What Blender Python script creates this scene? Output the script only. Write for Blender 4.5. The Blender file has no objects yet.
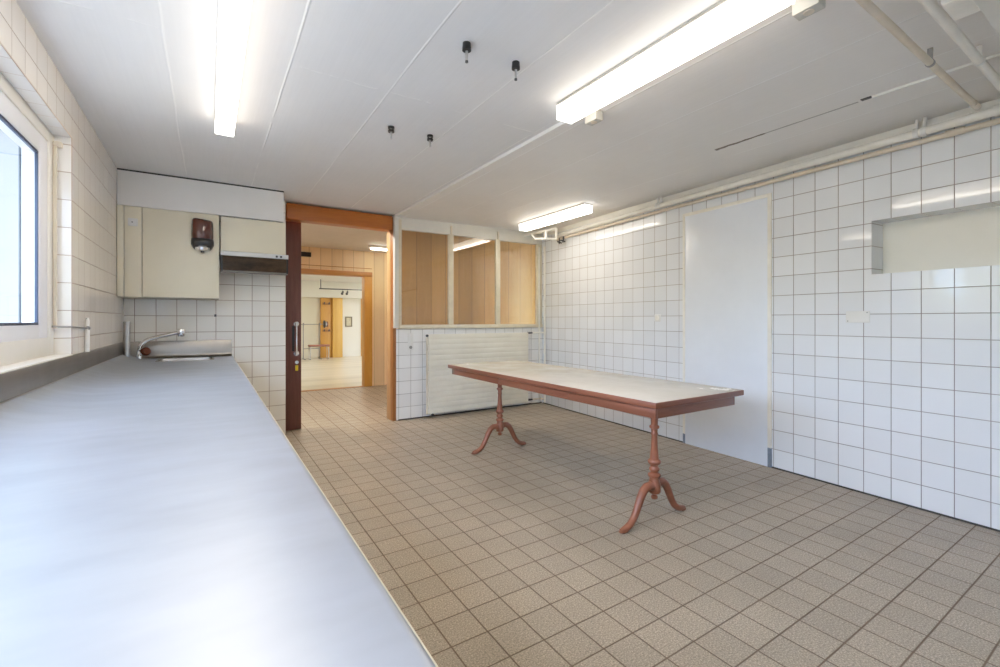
import bpy, bmesh, math, random
from mathutils import Vector, Matrix
from math import pi, sin, cos, radians as R, atan2, hypot

random.seed(4)
scn = bpy.context.scene
COL = scn.collection

# ------------------------------------------------------------------ mesh helper
class MB:
    def __init__(s):
        s.bm = bmesh.new()
    def box(s, x0, x1, y0, y1, z0, z1, bev=0.0, seg=2):
        r = bmesh.ops.create_cube(s.bm, size=1.0)
        vs = r['verts']
        for v in vs:
            v.co = Vector((x0+(v.co.x+.5)*(x1-x0), y0+(v.co.y+.5)*(y1-y0), z0+(v.co.z+.5)*(z1-z0)))
        if bev > 0:
            es = list({e for v in vs for e in v.link_edges})
            bmesh.ops.bevel(s.bm, geom=es, offset=bev, segments=seg, affect='EDGES', profile=.5)
        return s
    def ring(s, c, nrm, rad, n, up=None, squash=1.0):
        nrm = Vector(nrm).normalized()
        a = Vector(up) if up else (Vector((0, 0, 1)) if abs(nrm.z) < .9 else Vector((1, 0, 0)))
        u = a.cross(nrm).normalized(); w = nrm.cross(u)
        return [s.bm.verts.new(Vector(c)+u*rad*cos(2*pi*i/n)+w*rad*squash*sin(2*pi*i/n)) for i in range(n)]
    def tube(s, pts, rad, n=14, cap=True, squash=1.0, up=None):
        pts = [Vector(p) for p in pts]
        rads = rad if isinstance(rad, (list, tuple)) else [rad]*len(pts)
        rings = []
        for i, p in enumerate(pts):
            if i == 0: d = pts[1]-p
            elif i == len(pts)-1: d = p-pts[i-1]
            else: d = (pts[i+1]-p).normalized()+(p-pts[i-1]).normalized()
            if up is None:
                dd = d.normalized()
                upv = Vector((0, 0, 1)) if abs((pts[-1]-pts[0]).normalized().z) < .9 else Vector((1, 0.01, 0))
                if len(pts) > 2 and abs(dd.dot(upv)) > .97: upv = Vector((.3, 1, .1))
            else: upv = up
            rings.append(s.ring(p, d, rads[i], n, upv, squash))
        for a, b in zip(rings, rings[1:]):
            for i in range(n):
                s.bm.faces.new((a[i], a[(i+1) % n], b[(i+1) % n], b[i]))
        if cap:
            s.bm.faces.new(rings[0][::-1]); s.bm.faces.new(rings[-1])
        return s
    def lathe(s, prof, c=(0, 0, 0), n=28, axis='z'):
        # prof: list of (r, h)
        rings = []
        for r, h in prof:
            row = []
            for i in range(n):
                a = 2*pi*i/n
                if axis == 'z': p = (r*cos(a), r*sin(a), h)
                elif axis == 'x': p = (h, r*cos(a), r*sin(a))
                else: p = (r*cos(a), h, r*sin(a))
                row.append(s.bm.verts.new(Vector(c)+Vector(p)))
            rings.append(row)
        for a, b in zip(rings, rings[1:]):
            for i in range(n):
                s.bm.faces.new((a[i], a[(i+1) % n], b[(i+1) % n], b[i]))
        s.bm.faces.new(rings[0][::-1]); s.bm.faces.new(rings[-1])
        return s
    def prism(s, poly, axis, a, b):
        # poly of 2-D points swept along axis from a to b
        def P(p, t):
            return {'x': (t, p[0], p[1]), 'y': (p[0], t, p[1]), 'z': (p[0], p[1], t)}[axis]
        A = [s.bm.verts.new(P(p, a)) for p in poly]; B = [s.bm.verts.new(P(p, b)) for p in poly]
        n = len(poly)
        for i in range(n): s.bm.faces.new((A[i], A[(i+1) % n], B[(i+1) % n], B[i]))
        s.bm.faces.new(A[::-1]); s.bm.faces.new(B)
        return s
    def loft(s, rings):
        rr = [[s.bm.verts.new(Vector(p)) for p in r] for r in rings]
        n = len(rr[0])
        for a, b in zip(rr, rr[1:]):
            for i in range(n): s.bm.faces.new((a[i], a[(i+1) % n], b[(i+1) % n], b[i]))
        s.bm.faces.new(rr[0][::-1]); s.bm.faces.new(rr[-1])
        return s
    def build(s, name, m, parent=None, mat4=None, smooth=True, loc=None):
        bmesh.ops.recalc_face_normals(s.bm, faces=s.bm.faces[:])
        me = bpy.data.meshes.new(name)
        s.bm.to_mesh(me); s.bm.free()
        if smooth:
            for p in me.polygons: p.use_smooth = True
            try: me.set_sharp_from_angle(angle=R(38))
            except Exception: pass
        if m: me.materials.append(m)
        o = bpy.data.objects.new(name, me)
        COL.objects.link(o)
        if parent: o.parent = parent
        if mat4 is not None: o.matrix_local = mat4
        if loc is not None: o.location = loc
        return o

def tag(o, label=None, cat=None, group=None, kind=None):
    if label: o['label'] = label
    if cat: o['category'] = cat
    if group: o['group'] = group
    if kind: o['kind'] = kind
    return o
def empty(name, loc=(0, 0, 0), label=None, cat=None, group=None, kind=None, mat4=None):
    o = bpy.data.objects.new(name, None); o.empty_display_size = .1
    COL.objects.link(o); o.location = loc
    if mat4 is not None: o.matrix_world = mat4
    return tag(o, label, cat, group, kind)
def copy_tree(o, parent=None):
    c = o.copy(); COL.objects.link(c)
    if parent: c.parent = parent
    for ch in list(o.children): copy_tree(ch, c)
    return c
def struct(name, mb, m, label=None, cat=None, mat4=None, smooth=True):
    o = mb.build(name, m, mat4=mat4, smooth=smooth)
    return tag(o, label, cat or name.split('_')[0], kind='structure')

# ------------------------------------------------------------------ node helpers
class NT:
    def __init__(s, name):
        s.m = bpy.data.materials.new(name); s.m.use_nodes = True
        s.t = s.m.node_tree; s.n = s.t.nodes; s.l = s.t.links
        s.bsdf = s.n['Principled BSDF']; s.out = s.n['Material Output']
        s._c = None
    def link(s, a, b): s.l.new(a, b)
    def coord(s):
        if s._c is None: s._c = s.n.new('ShaderNodeTexCoord').outputs['Object']
        return s._c
    def math(s, op, a, b=None, c=None, clamp=False):
        nd = s.n.new('ShaderNodeMath'); nd.operation = op; nd.use_clamp = clamp
        for i, x in enumerate((a, b, c)):
            if x is None: continue
            if isinstance(x, (int, float)): nd.inputs[i].default_value = x
            else: s.link(x, nd.inputs[i])
        return nd.outputs[0]
    def noise(s, scale, detail=3, rough=.5, vec=None, dim='3D'):
        nd = s.n.new('ShaderNodeTexNoise'); nd.noise_dimensions = dim
        nd.inputs['Scale'].default_value = scale; nd.inputs['Detail'].default_value = detail
        nd.inputs['Roughness'].default_value = rough
        s.link(vec if vec is not None else s.coord(), nd.inputs['Vector'])
        return nd.outputs['Fac']
    def mapping(s, scale=(1, 1, 1), loc=(0, 0, 0)):
        nd = s.n.new('ShaderNodeMapping'); nd.inputs['Scale'].default_value = scale
        nd.inputs['Location'].default_value = loc
        s.link(s.coord(), nd.inputs['Vector']); return nd.outputs['Vector']
    def sep(s, v=None):
        nd = s.n.new('ShaderNodeSeparateXYZ'); s.link(v if v is not None else s.coord(), nd.inputs[0]); return nd.outputs
    def comb(s, x=0., y=0., z=0.):
        nd = s.n.new('ShaderNodeCombineXYZ')
        for i, q in enumerate((x, y, z)):
            if isinstance(q, (int, float)): nd.inputs[i].default_value = q
            else: s.link(q, nd.inputs[i])
        return nd.outputs[0]
    def ramp(s, f, stops, interp='LINEAR'):
        nd = s.n.new('ShaderNodeValToRGB'); cr = nd.color_ramp; cr.interpolation = interp
        while len(cr.elements) < len(stops): cr.elements.new(.5)
        for e, (p, c) in zip(cr.elements, stops):
            e.position = p; e.color = (c[0], c[1], c[2], 1) if not isinstance(c, (int, float)) else (c, c, c, 1)
        s.link(f, nd.inputs[0]); return nd.outputs[0]
    def mix(s, f, a, b, mode='MIX'):
        nd = s.n.new('ShaderNodeMix'); nd.data_type = 'RGBA'; nd.blend_type = mode
        for k, x in ((0, f), (6, a), (7, b)):
            if isinstance(x, (int, float)): nd.inputs[k].default_value = x
            elif isinstance(x, tuple): nd.inputs[k].default_value = (x[0], x[1], x[2], 1)
            else: s.link(x, nd.inputs[k])
        return nd.outputs[2]
    def bump(s, h, strength=.3, dist=.01, normal=None):
        nd = s.n.new('ShaderNodeBump'); nd.inputs['Strength'].default_value = strength
        nd.inputs['Distance'].default_value = dist; s.link(h, nd.inputs['Height'])
        if normal is not None: s.link(normal, nd.inputs['Normal'])
        return nd.outputs[0]
    def set(s, **k):
        nm = dict(color='Base Color', rough='Roughness', metal='Metallic', spec='Specular IOR Level', normal='Normal',
                  coat='Coat Weight', coatr='Coat Roughness', trans='Transmission Weight', ior='IOR', alpha='Alpha', emis='Emission Color', emstr='Emission Strength')
        for a, x in k.items():
            i = s.bsdf.inputs[nm[a]]
            if isinstance(x, (int, float)): i.default_value = x
            elif isinstance(x, tuple): i.default_value = (x[0], x[1], x[2], 1)
            else: s.link(x, i)
        return s.m

def paint(name, col, rough=.5, var=.05, scale=6, bump=.0, metal=0.0, spec=.5):
    t = NT(name); n = t.noise(scale, 4, .6)
    a = tuple(max(0, c*(1-var)) for c in col); b = tuple(min(1, c*(1+var)) for c in col)
    c = t.ramp(n, [(.3, a), (.7, b)])
    k = dict(color=c, rough=rough, metal=metal, spec=spec)
    if bump: k['normal'] = t.bump(t.noise(scale*12, 3), bump, .004)
    return t.set(**k)

def wood(name, c1, c2, axis='z', scale=1.0, rough=.45, knots=0.0, boards=None, line=(.1, .05, .02)):
    """grain runs along axis; boards=(axis index, pitch, offset) adds board joints"""
    t = NT(name)
    st = {'x': (.7, 9, 9), 'y': (9, .7, 9), 'z': (9, 9, .7)}[axis]
    v = t.mapping(tuple(k*scale for k in st))
    n = t.noise(1.6, 6, .65, v)
    v2 = t.mapping(tuple(k*scale*5 for k in st)); n2 = t.noise(2.5, 3, .6, v2)
    f = t.math('ADD', t.math('MULTIPLY', n, .7), t.math('MULTIPLY', n2, .3))
    col = t.ramp(f, [(.3, c1), (.55, tuple((a+b)/2 for a, b in zip(c1, c2))), (.72, c2)])
    if knots:
        vo = t.n.new('ShaderNodeTexVoronoi'); vo.inputs['Scale'].default_value = knots
        ks = {'x': (.5, 1, 1), 'y': (1, .5, 1), 'z': (1, 1, .5)}[axis]
        t.link(t.mapping(ks), vo.inputs['Vector'])
        k = t.ramp(vo.outputs['Distance'], [(.03, 1.0), (.12, 0.0)])
        col = t.mix(k, col, tuple(x*.35 for x in c1))
    h = f
    if boards:
        ax, pitch, off = boards
        u = t.math('DIVIDE', t.math('SUBTRACT', t.sep()[ax], off), pitch)
        fr = t.math('FRACT', u); d = t.math('MULTIPLY', t.math('MINIMUM', fr, t.math('SUBTRACT', 1.0, fr)), pitch)
        ln = t.math('SUBTRACT', 1.0, t.math('DIVIDE', d, .006), clamp=True)
        wn = t.n.new('ShaderNodeTexWhiteNoise'); wn.noise_dimensions = '1D'; t.link(t.math('FLOOR', u), wn.inputs['W'])
        tone = t.math('MULTIPLY_ADD', wn.outputs['Value'], .22, .88)
        col = t.mix(1.0, col, t.comb(tone, tone, tone), 'MULTIPLY')
        col = t.mix(t.math('MULTIPLY', ln, .75), col, line)
    return t.set(color=col, rough=rough, normal=t.bump(h, .12, .003))

def tiles(name, axes, pitch, off, base, grout, gw=.0035, rough=.075, floor=False, dirt=.5, flat=.5):
    """square tile grid in object space; axes = indices of the two in-plane coordinates"""
    t = NT(name); P = t.sep()
    ds = []; cells = []
    for k in (0, 1):
        u = t.math('DIVIDE', t.math('SUBTRACT', P[axes[k]], off[k]), pitch[k])
        fr = t.math('FRACT', u)
        ds.append(t.math('MULTIPLY', t.math('MINIMUM', fr, t.math('SUBTRACT', 1.0, fr)), pitch[k]))
        cells.append(t.math('FLOOR', u))
    d = t.math('MINIMUM', ds[0], ds[1])
    g = t.math('SUBTRACT', 1.0, t.math('DIVIDE', t.math('SUBTRACT', d, gw*.35), gw*.65), clamp=True)
    wn = t.n.new('ShaderNodeTexWhiteNoise'); wn.noise_dimensions = '2D'
    t.link(t.comb(cells[0], cells[1], 0.), wn.inputs['Vector'])
    r = wn.outputs['Value']; rc = wn.outputs['Color']
    if floor:
        sp = t.noise(150, 3, .8); sp2 = t.noise(95, 3, .65); lo = t.noise(1.2, 4, .6)
        c = t.ramp(sp, [(.34, tuple(x*.35 for x in base)), (.5, base), (.62, tuple(min(1, x*1.9) for x in base))])
        c2 = t.ramp(sp2, [(.35, tuple(x*.72 for x in base)), (.6, tuple(min(1, x*1.22) for x in base))])
        c = t.mix(.4, c, c2)
        tone = t.math('ADD', t.math('MULTIPLY_ADD', r, .09, .905), t.math('MULTIPLY_ADD', lo, .5, -.25))
        c = t.mix(1.0, c, t.comb(tone, tone, tone), 'MULTIPLY')
    else:
        lo = t.noise(1.0, 3, .6)
        tone = t.math('ADD', t.math('MULTIPLY_ADD', r, .07, .955), t.math('MULTIPLY_ADD', lo, .10, -.05))
        c = t.mix(1.0, base, t.comb(tone, tone, tone), 'MULTIPLY')
    gn = t.noise(2.3, 4, .65)
    gf = t.ramp(gn, [(.30, 1.0), (.62, 1.0-dirt)])
    gc = t.mix(gf, tuple(min(1, x*2.0) for x in grout), grout)
    col = t.mix(g, c, gc)
    # slightly uneven faces
    hn = t.noise(5.0 if not floor else 90, 2, .5)
    sx = t.n.new('ShaderNodeSeparateColor'); t.link(rc, sx.inputs[0])
    slope = t.math('ADD', t.math('MULTIPLY', t.math('SUBTRACT', sx.outputs[0], .5), P[axes[0]]), t.math('MULTIPLY', t.math('SUBTRACT', sx.outputs[1], .5), P[axes[1]]))
    fl = t.math('ADD', t.math('MULTIPLY', hn, .004*flat), t.math('MULTIPLY', slope, .012*flat if not floor else 0.0))
    b1 = t.bump(fl, .6, .25)
    b = t.bump(t.math('MULTIPLY', g, -1.0), .55, .003, b1)
    rn = t.noise(14, 3, .6)
    rr = t.math('ADD', t.math('MULTIPLY_ADD', rn, .05 if not floor else .22, rough-.05), t.math('MULTIPLY', g, .5))
    return t.set(color=col, rough=rr, normal=b, spec=.5)

def emis(name, col, st):
    t = NT(name); e = t.n.new('ShaderNodeEmission')
    n = t.noise(3, 2); c = t.ramp(n, [(.2, tuple(x*.97 for x in col)), (.8, col)])
    t.link(c, e.inputs[0]); ge = t.n.new('ShaderNodeNewGeometry'); nz_ = t.sep(ge.outputs['Normal'])[2]; t.link(t.math('MULTIPLY', t.math('MULTIPLY_ADD', t.math('MULTIPLY', nz_, -1., clamp=True), .78, .22), st), e.inputs[1])
    t.link(e.outputs[0], t.out.inputs[0]); t.n.remove(t.bsdf); return t.m

def pane(name, tint=(1, 1, 1), refl=1.0, rough=0.0):
    t = NT(name)
    tr = t.n.new('ShaderNodeBsdfTransparent'); tr.inputs[0].default_value = (*tint, 1)
    gl = t.n.new('ShaderNodeBsdfGlossy'); gl.inputs['Roughness'].default_value = rough
    ge = t.n.new('ShaderNodeNewGeometry'); dt = t.n.new('ShaderNodeVectorMath'); dt.operation = 'DOT_PRODUCT'
    t.link(ge.outputs['Normal'], dt.inputs[0]); t.link(ge.outputs['Incoming'], dt.inputs[1])
    fz = t.math('POWER', t.math('SUBTRACT', 1., t.math('ABSOLUTE', dt.outputs['Value'], clamp=True), clamp=True), 5.)
    fz = t.math('MULTIPLY_ADD', fz, .96, .04)
    wob = t.bump(t.noise(2.5, 2), .10, .01); t.link(wob, gl.inputs['Normal'])
    mx = t.n.new('ShaderNodeMixShader')
    t.link(t.math('MULTIPLY', fz, refl, clamp=True), mx.inputs[0]); t.link(tr.outputs[0], mx.inputs[1]); t.link(gl.outputs[0], mx.inputs[2])
    t.link(mx.outputs[0], t.out.inputs[0]); t.n.remove(t.bsdf); return t.m

# ------------------------------------------------------------------ materials
M = {}
TP = .168
M['tile_back'] = tiles('glazed_tile_back', (0, 2), (.168, .1672), (-.611, .005), (.93, .90, .82), (.30, .21, .15), dirt=.5)
M['tile_dwarf'] = tiles('glazed_tile_dwarf', (0, 2), (.164, .168), (2.066, .0), (.90, .89, .86), (.30, .28, .26), dirt=.4)
M['tile_left'] = tiles('glazed_tile_left', (1, 2), (.164, .1645), (3.667, .0405), (.93, .88, .80), (.24, .18, .13), dirt=.35)
M['tile_right'] = tiles('glazed_tile_right', (0, 2), (.1665, .1680), (3.5655, .0), (.845, .865, .88), (.24, .205, .185), dirt=.55)
M['tile_soffit'] = tiles('glazed_tile_soffit', (1, 0), (.164, .164), (3.667, -.69), (.90, .88, .84), (.42, .34, .27))
M['tile_reveal'] = tiles('glazed_tile_reveal', (0, 2), (.164, .1645), (-.854, .0405), (.92, .89, .83), (.36, .28, .22))
M['floor'] = tiles('stoneware_floor_tile', (0, 1), (.1675, .167), (.811, 1.786), (.38, .315, .235), (.15, .108, .075), gw=.0046, rough=.36, floor=True, dirt=.35)

def ceiling_mat(name, base, x0, pitch, ycross):
    t = NT(name); P = t.sep()
    u = t.math('DIVIDE', t.math('SUBTRACT', t.math('ADD', P[0], t.math('MULTIPLY_ADD', t.noise(1.1, 3), .022, -.011)), x0), pitch)
    fr = t.math('FRACT', u); d = t.math('MULTIPLY', t.math('MINIMUM', fr, t.math('SUBTRACT', 1., fr)), pitch)
    ln = t.math('SUBTRACT', 1., t.math('DIVIDE', d, .008), clamp=True)
    msk = t.ramp(t.noise(1.7, 3, .6), [(.36, 0.), (.52, 1.)])
    ln = t.math('MULTIPLY', ln, msk)
    yy = t.math('ABSOLUTE', t.math('SUBTRACT', P[1], t.math('MULTIPLY_ADD', t.noise(3, 2), .08, ycross-.04)))
    lc = t.math('SUBTRACT', 1., t.math('DIVIDE', yy, .010), clamp=True)
    lc = t.math('MULTIPLY', lc, t.ramp(t.noise(9, 3), [(.45, 0.), (.6, 1.)]))
    fine = t.noise(1., 4, .6, t.mapping((70, 2.2, 30)))
    blot = t.noise(1.6, 5, .6)
    h = t.math('ADD', t.math('MULTIPLY', fine, .12), t.math('ADD', ln, lc))
    c = t.ramp(blot, [(.25, tuple(x*.94 for x in base)), (.75, base)])
    f2 = t.math('MULTIPLY_ADD', fine, .07, .95)
    c = t.mix(1., c, t.comb(f2, f2, f2), 'MULTIPLY')
    c = t.mix(t.math('MULTIPLY', t.math('MAXIMUM', ln, lc), .9), c, (.97, .97, .96))
    return t.set(color=c, rough=.6, normal=t.bump(h, .45, .007), spec=.3)
M['ceil_l'] = ceiling_mat('painted_board_concrete', (.85, .85, .85), .36, .54, 2.62)
M['ceil_r'] = ceiling_mat('painted_board_concrete_low', (.90, .88, .85), 2.12, .50, 9.)
M['ceil_hall'] = paint('hall_ceiling_paint', (.80, .79, .77), .6, .03)
M['white_paint'] = paint('white_gloss_paint', (.80, .80, .78), .35, .03)
M['panel_white'] = paint('white_panel_paint', (.85, .885, .93), .30, .03, 2)
M['bulk'] = paint('bulkhead_board', (.90, .88, .84), .45, .02, 3)
M['cream'] = paint('cream_laminate', (.86, .80, .63), .32, .025, 3)
M['cream_frame'] = paint('cream_gloss_paint', (.76, .69, .53), .35, .07, 9)
M['white_frame'] = paint('ivory_paint', (.79, .77, .70), .4, .03)
M['band'] = paint('cream_wall_band', (.86, .83, .75), .5, .05, 6)
M['block'] = paint('ivory_block', (.58, .56, .50), .4, .03)
M['pipe'] = paint('painted_pipe', (.90, .87, .79), .35, .06, 7)
M['pipe_beige'] = paint('beige_pipe', (.76, .67, .54), .4, .10, 7)
M['window_frame'] = paint('window_frame_ivory', (.90, .87, .80), .35, .02)
M['sash'] = paint('window_sash_white', (.90, .91, .95), .3, .02)
M['gasket'] = paint('dark_gasket', (.03, .045, .09), .4, .05)
M['black'] = paint('black_plastic', (.018, .018, .02), .3, .1)
M['darkgrey'] = paint('dark_grey', (.08, .08, .085), .4, .1)
M['plastic'] = paint('white_plastic', (.82, .81, .77), .35, .02)
M['screwgrey'] = paint('screw_grey', (.35, .34, .32), .35, .1, metal=.8)
M['yellow'] = paint('yellow_plastic', (.75, .55, .02), .35, .05)
M['radiator'] = paint('radiator_enamel', (.84, .80, .68), .32, .05, 3)
M['grime_and_gap_shade'] = paint('grimy_joint_and_gap_shade', (.06, .055, .05), .7, .2)  # grime of the floor joints; also paints shade in table and cabinet gaps
M['stainless_dark'] = paint('slate_trim', (.22, .26, .31), .5, .2, 20)
M['stain'] = paint('dark_slot_filler', (.20, .17, .14), .7, .35, 8)
M['reveal_out'] = paint('exterior_render', (.34, .36, .38), .7, .05, 4)

def steel(name, base, r0, st=(1.2, 40, 10), amp=.14, metal=1.0):
    t = NT(name)
    n = t.noise(1., 4, .6, t.mapping(st)); n2 = t.noise(3.5, 5, .65); n3 = t.noise(1., 3, .6, t.mapping((3.5, 9, 3)))
    rr = t.math('ADD', t.math('MULTIPLY_ADD', n, amp, r0-amp*.5), t.math('MULTIPLY_ADD', n2, .10, -.05))
    c = t.ramp(n3, [(.25, tuple(x*.90 for x in base)), (.75, tuple(min(1, x*1.06) for x in base))])
    return t.set(color=c, rough=rr, metal=metal, normal=t.bump(n2, .02, .002))
M['steel_top'] = steel('brushed_steel_top', (.55, .60, .69), .43, (1.0, 14, 6), .08, .86)
M['steel_splash'] = steel('brushed_steel_splash', (.30, .275, .245), .32, (3, 3, 40))
M['steel_bowl'] = steel('steel_bowl', (.30, .30, .30), .35, (8, 8, 8))
M['chrome'] = paint('chrome', (.82, .82, .83), .08, .01, metal=1.0)
M['alu'] = paint('brushed_tube', (.62, .62, .62), .28, .08, 30, metal=1.0)
M['cast'] = paint('red_brown_cast_paint', (.27, .095, .05), .33, .18, 16, bump=.12)
M['table_edge'] = wood('red_brown_table_edge', (.20, .065, .036), (.34, .125, .07), 'y', 1.5, .32)
M['table_edge_x'] = wood('red_brown_table_edge_end', (.17, .058, .032), (.29, .105, .058), 'x', 1.5, .32)
def laminate():
    t = NT('cream_table_laminate'); n = t.noise(3, 5, .65); n2 = t.noise(240, 2)
    c = t.ramp(n, [(.3, (.70, .64, .54)), (.7, (.79, .74, .65))])
    f = t.math('MULTIPLY_ADD', n2, .10, .95); c = t.mix(1., c, t.comb(f, f, f), 'MULTIPLY')
    return t.set(color=c, rough=t.math('MULTIPLY_ADD', n, .2, .14))
M['laminate'] = laminate()
M['lintel'] = wood('orange_brown_lintel', (.40, .11, .018), (.58, .19, .034), 'x', 1.2, .35)
M['jamb'] = wood('orange_brown_jamb', (.33, .12, .03), (.52, .22, .07), 'z', 1.2, .35, knots=2.0)
M['jamb_light'] = wood('pale_jamb_edge', (.50, .28, .12), (.66, .40, .20), 'z', 1.2, .4)
M['slide_door'] = wood('mahogany_sliding_door', (.10, .034, .026), (.21, .080, .060), 'z', 2.2, .35)
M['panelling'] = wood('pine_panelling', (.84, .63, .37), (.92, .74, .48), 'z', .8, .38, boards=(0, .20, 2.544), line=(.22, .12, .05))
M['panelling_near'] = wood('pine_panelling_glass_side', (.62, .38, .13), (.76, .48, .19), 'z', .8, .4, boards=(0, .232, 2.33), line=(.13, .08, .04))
M['pine'] = wood('knotty_pine', (.58, .28, .05), (.72, .40, .09), 'z', .8, .38, knots=2.2)
M['pine_dark'] = wood('pine_trim', (.42, .19, .05), (.56, .28, .09), 'x', .9, .4)
M['far_floor'] = wood('pale_vinyl_floor', (.60, .54, .43), (.68, .62, .50), 'x', .6, .28, boards=(1, .30, 9.), line=(.50, .44, .34))
M['far_wall'] = paint('cream_wall_paint', (.76, .70, .56), .6, .02, 1)
M['far_wall_l'] = paint('pale_wall_paint', (.80, .78, .70), .6, .02, 1)
M['red_pad'] = paint('red_brown_vinyl', (.30, .12, .075), .45, .1, 12)
M['frame_gilt'] = paint('picture_frame_wood', (.22, .19, .13), .5, .1)
M['paper'] = paint('picture_paper', (.62, .58, .45), .7, .2, 14)
def disp_mat():
    t = NT('smoked_brown_plastic'); n = t.noise(5, 4, .6, t.mapping((2, 2, .6)))
    c = t.ramp(n, [(.3, (.052, .014, .009)), (.7, (.135, .038, .024))])
    return t.set(color=c, rough=.16, coat=.4)
M['dispenser'] = disp_mat()
def visor_mat():
    t = NT('smoked_visor_glass'); n = t.noise(4, 6, .7, t.mapping((1.2, 1, 3)))
    c = t.ramp(n, [(.32, (.016, .010, .006)), (.5, (.060, .036, .020)), (.75, (.12, .075, .04))])
    return t.set(color=c, rough=.35, spec=.2)
M['visor'] = visor_mat()
M['knob'] = paint('red_brown_knob', (.16, .045, .025), .2, .15, 20)
M['tube_glow'] = emis('fluorescent_diffuser', (1., .887, .742), 12.5)
M['tube_glow_l'] = emis('fluorescent_diffuser_cool', (1., .887, .75), 11.5)
M['tube_glow_hall'] = emis('fluorescent_diffuser_hall', (1., .92, .76), 26.0)
M['tube_glow_far'] = emis('panel_diffuser_far', (1., .93, .80), 9.0)
M['glass'] = pane('clear_window_glass', (.97, .985, 1.0), .35)
M['glass_in'] = pane('partition_glass', (.93, .91, .87), 1.9)

# ------------------------------------------------------------------ dimensions
XL = -.69; YB = 5.64; ZL = 2.655; ZR = 2.635; XS = 2.02; YF = -1.6
P0 = Vector((4.401, 5.606, 0)); TV = Vector((-.064825, -.997897, 0)); NV = Vector((-.997897, .064825, 0))
ROT = atan2(TV.y, TV.x)
RW = Matrix.Translation(P0) @ Matrix.Rotation(ROT, 4, 'Z')      # right-wall frame: x along the wall towards the viewer, -y into the room
def W(L, N, z): return P0+TV*L+NV*N+Vector((0, 0, z))
LEND = 7.3

# ------------------------------------------------------------------ room shell
struct('floor', MB().box(-1.1, 5.2, YF-.2, 8.90, -.12, 0), M['floor'], 'square speckled stoneware tiles with brown joints', 'floor', smooth=False)
struct('ceiling', MB().box(-1.05, XS, YF-.2, 5.80, ZL, ZL+.14), M['ceil_l'], 'white board marked ceiling over the worktop side', 'ceiling', smooth=False)
def zr(x): return 2.630+(x-2.02)*.0135
struct('ceiling', MB().prism([(XS, zr(XS)), (5.2, zr(5.2)), (5.2, ZL+.14), (XS, ZL+.14)], 'y', YF-.2, 5.80), M['ceil_r'], 'slightly lower white ceiling over the table side', 'ceiling', smooth=False)
struct('wall_front', MB().box(-1.1, 5.3, YF-.15, YF, 0, ZL), M['white_paint'], 'plain white wall behind the viewer', 'wall', smooth=False)

# left wall with the window opening (recess)
WY0, WY1, WZ0, WZ1 = -1.40, 3.667, 1.085, 2.393
b = MB()
b.box(-1.05, XL, WY1, 5.80, 0, ZL); b.box(-1.05, XL, YF, WY0, 0, ZL)
b.box(-1.05, XL, WY0, WY1, 0, WZ0-.01); b.box(-1.05, XL, WY0, WY1, WZ1, ZL)
struct('wall_left', b, M['tile_left'], 'cream glazed tile wall around the window', 'wall', smooth=False)
struct('trim_1', MB().box(-.79, XL+.001, WY0, WY1, WZ1-.006, WZ1+.001), M['tile_soffit'], 'tiled soffit above the window', 'trim', smooth=False)
struct('trim_2', MB().box(-.79, XL+.001, WY1-.006, WY1+.001, WZ0, WZ1-.006), M['tile_reveal'], 'tiled reveal on the far side of the window', 'trim', smooth=False)
struct('trim_3', MB().box(-.79, XL+.004, WY0, WY1-.006, WZ0-.02, WZ0+.012, .004), M['window_frame'], 'cream window sill board', 'sill')

# window: outer frame, sash, gasket, glass
win = empty('window_1', (-.80, 2.0, WZ0), 'white framed window on the left wall with pale daylight behind', 'window', kind='structure')
def wchild(o):
    o.matrix_parent_inverse = win.matrix_world.inverted(); return o
win.matrix_world = Matrix.Translation((-.80, 2.0, WZ0))
bpy.context.view_layer.update()
def ch(o, root):
    o.parent = root; o.matrix_parent_inverse = root.matrix_world.inverted(); return o
fx0, fx1 = -.838, -.768
b = MB()
b.box(fx0, fx1, WY1-.10, WY1-.006, WZ0+.012, WZ1-.006, .003); b.box(fx0, fx1, WY0, WY1-.10, WZ1-.075, WZ1-.006, .003)
b.box(fx0, fx1, WY0, WY1-.10, WZ0+.012, 1.20, .003); b.box(fx0, fx1, WY0, WY0+.09, 1.20, WZ1-.075, .003)
ch(b.build('frame', M['window_frame']), win)
gy0, gy1, gz0, gz1 = .62, 3.435, 1.273, 2.219
b = MB()
for ya, yb_ in ((gy1, WY1-.095), (2.02, 2.16), (.48, .62), (WY0+.085, -1.18)):
    b.box(fx0-.01, fx1-.008, ya, yb_, 1.19, WZ1-.07, .006)
for ya, yb_ in ((2.16, gy1), (gy0, 2.02), (-1.18, .48)):
    b.box(fx0-.01, fx1-.008, ya, yb_, 1.19, gz0, .006); b.box(fx0-.01, fx1-.008, ya, yb_, gz1, WZ1-.07, .006)
ch(b.build('sash', M['sash']), win)
for ya, yb_ in ((2.16, gy1), (gy0, 2.02), (-1.18, .48)):
    g = .014; b = MB()
    b.box(fx1-.026, fx1-.014, yb_-g, yb_+.002, gz0, gz1); b.box(fx1-.026, fx1-.014, ya-.002, ya+g, gz0, gz1)
    b.box(fx1-.026, fx1-.014, ya, yb_, gz0-.002, gz0+g); b.box(fx1-.026, fx1-.014, ya, yb_, gz1-g, gz1+.002)
    ch(b.build('gasket', M['gasket']), win)
    ch(MB().box(fx1-.024, fx1-.020, ya+.005, yb_-.005, gz0+.004, gz1-.004).build('pane', M['glass'], smooth=False), win)
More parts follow.
